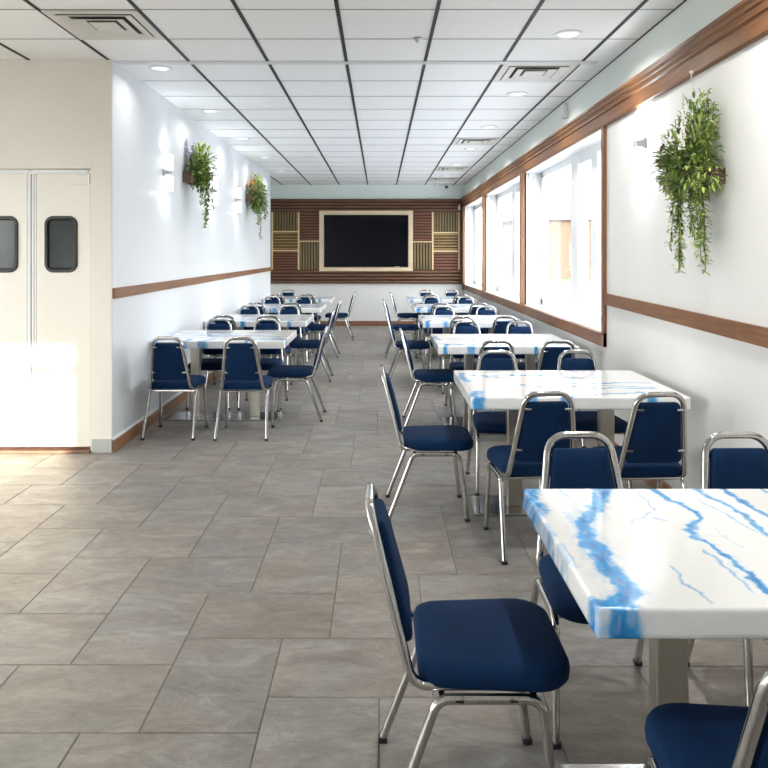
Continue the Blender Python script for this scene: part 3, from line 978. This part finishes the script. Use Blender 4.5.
RDL = [(4.96, 'large round ceiling light at the top right, nearest of its row'), (6.8, 'second round ceiling light of the window-side row, behind the nearest right vent'),
       (8.55, 'third round ceiling light of the window-side row, just before the middle vent'), (10.3, 'fourth round ceiling light of the window-side row'),
       (12.05, 'fifth round ceiling light of the window-side row'), (13.8, 'sixth round ceiling light of the window-side row'), ]
for y, lab in RDL: downlight(1.29, y, lab, PW)
for x, y in ((1.29, 2.9), (-1.78, 3.6), (1.29, .9), (-4.2, 3.4)):
    downlight(x, y, 'round recessed ceiling light over the front of the room', PW*(1.7 if y == 2.9 else .7))

# camera dome, white dome and small bits near the back wall
r = empty('security_camera', (1.42, 15.45, CEIL))
MB().lathe([(.045, 0), (.045, -.03), (.03, -.035)], n=20).build('mount', M['trim_white'], r)
MB().lathe([(.036, -.03), (.038, -.055), (.028, -.085), (.010, -.098)], n=20).build('lens_dome', M['cam_black'], r)
tag(r, 'tiny black dome camera on the ceiling by the back wall', 'camera')
r = MB().lathe([(.055, 0), (.055, -.02), (.045, -.045), (.02, -.06)], n=24).build('smoke_detector', M['trim_white'], loc=(1.20, 15.35, CEIL))
tag(r, 'small white round detector on the ceiling by the back wall', 'smoke detector')
r = MB().box(-.02, .02, -.03, .008, -.055, .055, .005).build('motion_sensor_mount', M['trim_white'], loc=(1.70, YB - .105, 2.55))
tag(r, 'small white sensor at the top right corner of the slatted panel', 'sensor')
r = empty('security_sensor_mount', (XR + .02, 7.02, 2.93))
MB().box(-.05, 0, -.035, .035, -.07, .07, .012).build('housing', M['trim_white'], r)
MB().box(-.056, -.05, -.016, .016, -.045, .005, .004).build('lens', M['white_vinyl'], r)
tag(r, 'small white sensor high on the pale green strip above the windows', 'sensor')
r = MB().lathe([(.030, 0), (.032, -.008), (.014, -.02), (.010, -.03)], n=16).build('ceiling_sprinkler', M['nickel'], loc=(.262, 5.05, CEIL - .002))
tag(r, 'tiny dark sprinkler head on the ceiling seam above the aisle', 'sprinkler')

# ------------------------------------------------------------------ wall sconces
def sconce(x, y, z, s, label):
    """s = +1: mounted on the left wall, facing +x"""
    r = empty('wall_sconce', (x, y, z))
    MB().box(0, s*.02, -.05, .05, -.035, .035, .004).box(s*.02, s*.060, -.045, .045, -.022, .022, .004).build('bracket', M['bracket_grey'], r, smooth=False)
    for a, b_ in ((.026, .175), (-.175, -.026)):
        MB().box(s*.028, s*.072, -.05, .05, a, b_, .004).build('shade', M['sconce_glow'], r, smooth=False)
    for dz, up in ((.19, True), (-.19, False)):
        L = bpy.data.lights.new('sconce_lamp', 'AREA'); L.shape = 'RECTANGLE'; L.size = .05; L.size_y = .09; L.energy = 1.0; L.color = (.88, .94, 1)
        o = bpy.data.objects.new('sconce_lamp', L); COL.objects.link(o); o.parent = r; o.location = (s*.05, 0, dz)
        o.rotation_euler = (R(180) if up else 0, 0, 0)
    tag(r, label, 'wall light', 'glowing wall sconces')
sconce(XR, 4.93, 2.285, -1, 'glowing white wall sconce on the right wall beside the big hanging plant')
sconce(XL, 6.95, 2.32, 1, 'glowing white wall sconce nearest the doors on the left wall')
sconce(XL, 8.90, 2.32, 1, 'glowing white wall sconce half hidden behind the first left-wall plant')
sconce(XL, 10.40, 2.32, 1, 'glowing white wall sconce before the further left-wall plant')

# ------------------------------------------------------------------ planters
def leaf_pts(c, d, up, L, w):
    d = d.normalized(); s = d.cross(up)
    if s.length < 1e-4: s = d.cross(Vector((1, 0, 0)))
    s.normalize(); n = s.cross(d).normalized()
    return [c, c + d*L*.35 + s*w*.5 + n*L*.05, c + d*L*.75 + s*w*.38 + n*L*.02, c + d*L - n*L*.10, c + d*L*.75 - s*w*.38 + n*L*.02, c + d*L*.35 - s*w*.5 + n*L*.05, c + d*L*.5 + n*L*.0]
LF_F = [(0, 1, 6), (1, 2, 6), (2, 3, 6), (3, 4, 6), (4, 5, 6), (5, 0, 6)]
def add_leaf(mb, c, d, L, w, rd, mi=0):
    up = Vector((rd.uniform(-.4, .4), rd.uniform(-.4, .4), 1))
    mb.add(leaf_pts(Vector(c), Vector(d), up, L, w), LF_F, mi)
def rdir(rd, bias=(0, 0, 0)):
    v = Vector((rd.gauss(0, 1), rd.gauss(0, 1), rd.gauss(0, 1))).normalized()
    return v + Vector(bias)
def bush(mb, rd, c, rad, n, L, w, bias, mats, lim=None):
    for k in range(n):
        v = Vector((rd.gauss(0, .5), rd.gauss(0, .5), rd.gauss(0, .5)))
        if v.length > 1: v.normalize()
        p = Vector((c[0] + v.x*rad[0], c[1] + v.y*rad[1], c[2] + v.z*rad[2]))
        if lim and not lim(p): continue
        out = Vector((v.x*rad[0], v.y*rad[1], v.z*rad[2])).normalized() if v.length > 0 else Vector((0, 0, 1))
        d = out + rdir(rd, bias) * .6
        q = p + d.normalized()*L
        if lim and not lim(q): continue
        add_leaf(mb, p, d, L*rd.uniform(.6, 1.2), w*rd.uniform(.7, 1.2), rd, rd.choice(mats))
def vine(rd, pts, n, L, w, name, parent, mats):
    """a trailing stem with leaves on both sides"""
    P = fillet(pts, .03, 4)
    mb = MB().tube(P, .004, .004, .45, mi=3)
    tot = sum((P[i+1]-P[i]).length for i in range(len(P)-1))
    for k in range(n):
        t = (k + rd.random()) / n * tot; i = 0
        while i < len(P)-2 and t > (P[i+1]-P[i]).length:
            t -= (P[i+1]-P[i]).length; i += 1
        c = P[i] + (P[i+1]-P[i]).normalized()*t
        d = Vector((rd.gauss(0, .8), rd.gauss(0, .8), rd.uniform(-.9, .35)))
        add_leaf(mb, c, d, L*rd.uniform(.6, 1.15), w*rd.uniform(.8, 1.2), rd, rd.choice(mats))
    return mb.build(name, [M['leaf'], M['leaf_dark'], M['leaf_light'], M['stem']], parent, smooth=False)
def spike(rd, base, tip, n, size, mat, name, parent):
    """a flower spike: blossoms spiralling round a stem"""
    b0, t0 = Vector(base), Vector(tip)
    mb = MB().tube([b0, b0.lerp(t0, .5) + Vector((.004, .003, 0)), t0], .0035, .0035, .45, mi=1)
    for k in range(n):
        t = .12 + .88*k/n; c = b0.lerp(t0, t); a = k*2.4; rr = size*(1.1 - .5*t)
        for q in range(2):
            aa = a + q*PI*.9
            o = c + Vector((math.cos(aa), math.sin(aa), 0))*rr*.8
            mb.lathe([(rr*.15, rr*.75), (rr*.55, rr*.45), (rr*.62, -.1*rr), (rr*.85, -rr*.65), (rr*.4, -rr*.5)], (o.x, o.y, o.z), 7, 0)
    return mb.build(name, [mat, M['stem']], parent, smooth=False)
def bloom(rd, c, size, mat, parent, name='flower'):
    mb = MB()
    c = Vector(c)
    for lay in range(3):
        m = 7 - lay
        for k in range(m):
            a = 2*PI*k/m + lay*.5; el = .1 + .55*lay
            d = Vector((math.cos(a)*math.cos(el), math.sin(a)*math.cos(el), math.sin(el)))
            add_leaf(mb, c + d*size*.12, d, size*(1 - .18*lay), size*.62, rd)
    return mb.build(name, [mat], parent, smooth=False)
LM = [M['leaf'], M['leaf_dark'], M['leaf_light'], M['stem']]
def crate(root, x0, x1, y0, y1, z0, z1):
    t = .012
    mb = MB().box(x0, x1, y0, y0+t, z0, z1, .002, 1).box(x0, x1, y1-t, y1, z0, z1, .002, 1)
    mb.box(x0, x0+t, y0+t, y1-t, z0, z1, .002, 1).box(x1-t, x1, y0+t, y1-t, z0, z1, .002, 1).box(x0+t, x1-t, y0+t, y1-t, z0, z0+t).box(x0+t, x1-t, y0+t, y1-t, z1-.03, z1-.018)
    return mb.build('planter_box', M['crate'], root, smooth=False)

# right wall planter (local: origin at wall, x towards the room is negative)
rd = random.Random(12)
P = empty('hanging_planter', (XR, 3.98, 1.93))
crate(P, -.135, -.002, -.22, .20, -.03, .055)
lim = lambda p: p[0] < -.008
mb = MB()
bush(mb, rd, (-.09, .02, .15), (.12, .28, .17), 640, .055, .015, (0, 0, .4), [0, 0, 1, 2], lim)
bush(mb, rd, (-.09, -.08, .25), (.08, .13, .20), 300, .055, .012, (0, 0, 1.1), [0, 0, 1, 2], lim)
bush(mb, rd, (-.09, .10, .10), (.12, .20, .13), 420, .05, .020, (0, 0, .1), [0, 1, 1], lim)
bush(mb, rd, (-.11, -.06, .02), (.10, .27, .10), 420, .06, .014, (0, 0, -.8), [0, 1, 2, 0], lim)
mb.build('foliage', LM, P, smooth=False)
# feathery upright fronds
for (bx, by, tx, ty, tz) in ((-.06, -.10, -.07, -.17, .47), (-.07, -.05, -.09, -.07, .43), (-.05, -.14, -.06, -.22, .40), (-.08, .02, -.10, .05, .40), (-.07, .0, -.13, .01, .36), (-.05, -.10, -.05, -.13, .40), (-.06, -.16, -.10, -.25, .30)):
    vine(rd, [(bx, by, .05), ((bx+tx)/2 - .01, (by+ty)/2, tz*.55), (tx, ty, tz)], 75, .045, .011, 'frond', P, [0, 2, 0, 1])
# trailing vines: aisle-side group and wall-side group
tr = [(-.14, .14, -.42, .0), (-.13, .10, -.46, .02), (-.15, .18, -.36, .01), (-.12, .07, -.30, -.01), (-.14, .12, -.26, .01), (-.13, .02, -.36, -.01),
      (-.12, -.06, -.44, .0), (-.13, -.09, -.49, -.02), (-.12, -.03, -.30, .01), (-.13, -.11, -.36, -.01), (-.14, .16, -.50, -.01)]
for x, y, z, dy in tr:
    y -= .11 if y > 0 else .13
    vine(rd, [(-.07, y, .08), (x - .02, y + dy, .04), (x, y + dy*2, z*.5), (x + rd.uniform(-.015, .02), y + dy*3, z)], int(70 + 120*abs(z)), .042, .012, 'trailing_vine', P, [0, 2, 0, 2, 1])
mb = MB()
for k in range(60):
    add_leaf(mb, (-.12 + rd.uniform(-.05, .04), .22 + rd.uniform(-.05, .09), .14 + rd.uniform(-.07, .10)), rdir(rd, (0, .3, 0)), .05, .022, rd)
mb.build('purple_sprig', [M['purple_leaf']], P, smooth=False)
spike(rd, (-.19, -.12, .14), (-.185, -.145, .40), 16, .013, M['petal_white'], 'flower_spike', P)
spike(rd, (-.13, .03, .20), (-.11, .05, .50), 11, .008, M['petal_white'], 'flower_spike', P)
for q in range(5):
    bloom(rd, (-.15 + .012*q, .22 + .03*(q % 3), .12 + .03*(q % 2)), .05, M['petal_dusk'], P, 'succulent')
MB().tube([(-.075, .045, .40), (-.070, .045, .52), (-.065, .045, .620)], .006, .006, .45).box(-.075, -.055, .035, .055, .612, .626, .003).build('hanging_cord', M['petal_white'], P)
tag(P, 'big green trailing plant in a wooden box on the right wall', 'plant', 'plants in wall boxes')

# left wall planters
def left_planter(y, z, seed, label, spikes, blooms, vines, bushes):
    rd = random.Random(seed)
    P = empty('hanging_planter', (XL, y, z))
    crate(P, .002, .115, -.20, .20, -.055, .05)
    lim = lambda p: p[0] > .008
    mb = MB()
    for c, rad, n, L, w, bias, ms in bushes:
        bush(mb, rd, c, rad, n, L, w, bias, ms, lim)
    mb.build('foliage', LM, P, smooth=False)
    for pts, n in vines:
        vine(rd, pts, n, .055, .020, 'trailing_vine', P, [0, 2, 0, 1])
    for b0, t0, n, s, m in spikes:
        spike(rd, b0, t0, n, s, M[m], 'flower_spike', P)
    for c, s, m in blooms:
        bloom(rd, c, s, M[m], P)
    tag(P, label, 'plant', 'plants in wall boxes')
left_planter(7.80, 2.35, 31, 'trailing green plant with lilac flower spikes in a box on the left wall',
    [((.03, -.10, .05), (.02, -.12, .42), 20, .016, 'petal_lilac'), ((.06, -.14, .05), (.04, -.16, .32), 16, .015, 'petal_lilac'), ((.08, -.08, .05), (.09, -.10, .36), 16, .014, 'petal_lilac'), ((.05, -.02, .05), (.06, -.02, .33), 12, .014, 'petal_lilac')],
    [((.14, -.08, .24), .06, 'petal_white'), ((.17, -.02, .20), .045, 'petal_cream'), ((.14, .06, .26), .05, 'petal_white')],
    [([(.10, -.05, .10), (.20, -.06, .02), (.21, -.05, -.25), (.20, -.04, -.52)], 110), ([(.10, .0, .10), (.22, -.02, .05), (.23, -.02, -.20), (.22, -.03, -.40)], 90),
     ([(.10, -.10, .10), (.17, -.12, .05), (.18, -.12, -.12), (.18, -.11, -.28)], 60), ([(.08, .10, .12), (.24, .10, .06), (.25, .10, -.10), (.25, .10, -.34)], 60),
     ([(.08, -.02, .12), (.19, .02, .05), (.20, .03, -.20), (.20, .03, -.46)], 80)],
    [((.12, -.02, .10), (.13, .20, .13), 520, .07, .026, (0, 0, .2), [0, 0, 1, 2]), ((.15, -.04, .20), (.10, .16, .14), 200, .08, .024, (0, 0, .7), [0, 2]), ((.15, -.06, .02), (.09, .16, .14), 240, .07, .026, (0, 0, -.6), [0, 1])])
left_planter(11.35, 2.42, 47, 'trailing plant with peach flowers in a box further along the left wall',
    [((.05, -.05, .05), (.05, -.07, .34), 10, .018, 'petal_peach')],
    [((.08, -.14, .18), .09, 'petal_peach'), ((.10, -.06, .24), .08, 'petal_peach'), ((.16, -.10, .14), .08, 'petal_cream'), ((.20, -.04, .06), .08, 'petal_cream'), ((.12, -.16, .10), .07, 'petal_peach'), ((.20, -.02, .16), .06, 'petal_white')],
    [([(.10, -.05, .05), (.20, -.06, .0), (.21, -.05, -.25), (.20, -.04, -.64)], 120), ([(.10, .05, .05), (.27, .02, -.02), (.29, .02, -.20), (.28, .0, -.34)], 80),
     ([(.10, -.10, .05), (.17, -.12, .0), (.18, -.12, -.22), (.18, -.11, -.42)], 80), ([(.10, .0, .05), (.24, .0, .0), (.26, .0, -.10), (.26, .0, -.30)], 60)],
    [((.14, -.04, .04), (.14, .20, .18), 420, .08, .028, (0, 0, 0), [0, 1, 0, 2]), ((.15, -.04, .18), (.10, .14, .16), 160, .08, .020, (0, 0, .9), [0, 2]), ((.17, -.04, -.06), (.10, .16, .14), 240, .08, .026, (0, 0, -.6), [0, 1])])

# ------------------------------------------------------------------ outside the windows
g = MB().box(XR + .6, 60, -40, 160, -.35, -.30).build('ground_outside', M['asphalt'], smooth=False); struct(g)
g = MB().box(-40, XF - .3, -20, 30, -.35, -.06).box(-40, XR + .3, -80, YF - .3, -.35, -.06).build('ground_front', M['asphalt'], smooth=False); struct(g)
tag(MB().box(10, 60, 34, 57, -.30, -.27).build('lawn_outside', M['lawn'], smooth=False), 'strip of pale grass across the street outside the windows', 'grass', kind='stuff')
def house(name, x0, x1, y0, y1, h, label, seed):
    rd = random.Random(seed)
    r = empty(name, ((x0+x1)/2, (y0+y1)/2, -.3))
    hw, hd = (x1-x0)/2, (y1-y0)/2
    MB().box(-hw, hw, -hd, hd, 0, h).build('brick_walls', M['brick'], r, smooth=False)
    rf = MB()
    rf.rings([[(-hw-.5, -hd-.5, h), (-hw-.5, hd+.5, h), (-hw-.5, 0, h+2.6)], [(hw+.5, -hd-.5, h), (hw+.5, hd+.5, h), (hw+.5, 0, h+2.6)]])
    rf.build('roof', M['roof'], r, smooth=False)
    n = int(hw*2/3.2)
    for k in range(n):
        x = -hw + 1.6 + 3.2*k
        for z in ((1.0, 3.9) if h > 5 else (1.0,)):
            w = MB().box(x-.6, x+.6, -hd-.05, -hd+.02, z, z+1.5).build('house_window', M['white_vinyl'], r, smooth=False)
            MB().box(x-.5, x+.5, -hd-.07, -hd-.04, z+.1, z+1.4).build('window_pane', M['roof'], w, smooth=False)
    tag(r, label, 'building')
house('brick_house_outside', 11, 20.5, 58, 70, 4.6, 'pale tan brick house seen faintly through the nearest window', 5)
house('brick_house_outside', 24, 44, 80, 94, 7.6, 'taller tan brick building beyond the low house outside the windows', 6)

# ------------------------------------------------------------------ light
wd = bpy.data.worlds.new('World'); scene.world = wd; wd.use_nodes = True
nt = wd.node_tree
bg = nt.nodes['Background']
tc = nt.nodes.new('ShaderNodeTexCoord'); sp = nt.nodes.new('ShaderNodeSeparateXYZ')
nt.links.new(tc.outputs['Generated'], sp.inputs[0])
nt.links.new(ramp(nt, sp.outputs[2], [(0, (1, .985, .955)), (.35, (.95, .97, 1)), (1, (.80, .89, 1))]), bg.inputs[0])
bg.inputs[1].default_value = 7.0

sun = bpy.data.lights.new('sun', 'SUN'); sun.energy = 13; sun.angle = R(.9); sun.color = (1, .86, .66)
so = bpy.data.objects.new('sun', sun); COL.objects.link(so)
d = Vector((.145, .98, -.158))
so.rotation_euler = d.to_track_quat('-Z', 'Y').to_euler()

def portal(loc, rot, sx, sy):
    L = bpy.data.lights.new('window_portal', 'AREA'); L.shape = 'RECTANGLE'; L.size = sx; L.size_y = sy
    L.cycles.is_portal = True
    o = bpy.data.objects.new('window_portal', L); COL.objects.link(o); o.location = loc; o.rotation_euler = rot
for a, b_ in BAYS:
    portal((XR + .30, (a+b_)/2, (SZ+HZ)/2), (0, R(90), 0), HZ - SZ, b_ - a)
portal((XF - .13, (LW[0]+LW[1])/2, (LW[2]+LW[3])/2), (0, R(-90), 0), LW[3]-LW[2], LW[1]-LW[0])
portal(((GX0+GX1)/2, YF - .13, GZ/2), (R(-90), 0, 0), GX1 - GX0, GZ)

# ------------------------------------------------------------------ camera and view
cam = bpy.data.cameras.new('camera'); co = bpy.data.objects.new('camera', cam); COL.objects.link(co)
co.location = (0, 0, H); co.rotation_euler = (R(90), 0, 0)
cam.sensor_width = 36; cam.sensor_fit = 'HORIZONTAL'; cam.lens = 36*FX/768
cam.shift_x = 4/768; cam.shift_y = -(384-255)/768
cam.clip_start = .05; cam.clip_end = 400
scene.camera = co
vs = scene.view_settings
vs.view_transform = 'Standard'; vs.look = 'None'; vs.gamma = 1; vs.use_curve_mapping = False
vs.exposure = 0.58
scene.cycles.max_bounces = 10; scene.cycles.diffuse_bounces = 6; scene.cycles.glossy_bounces = 4; scene.cycles.transparent_max_bounces = 8
scene.cycles.sample_clamp_indirect = 8
scene.cycles.caustics_reflective = False; scene.cycles.caustics_refractive = False
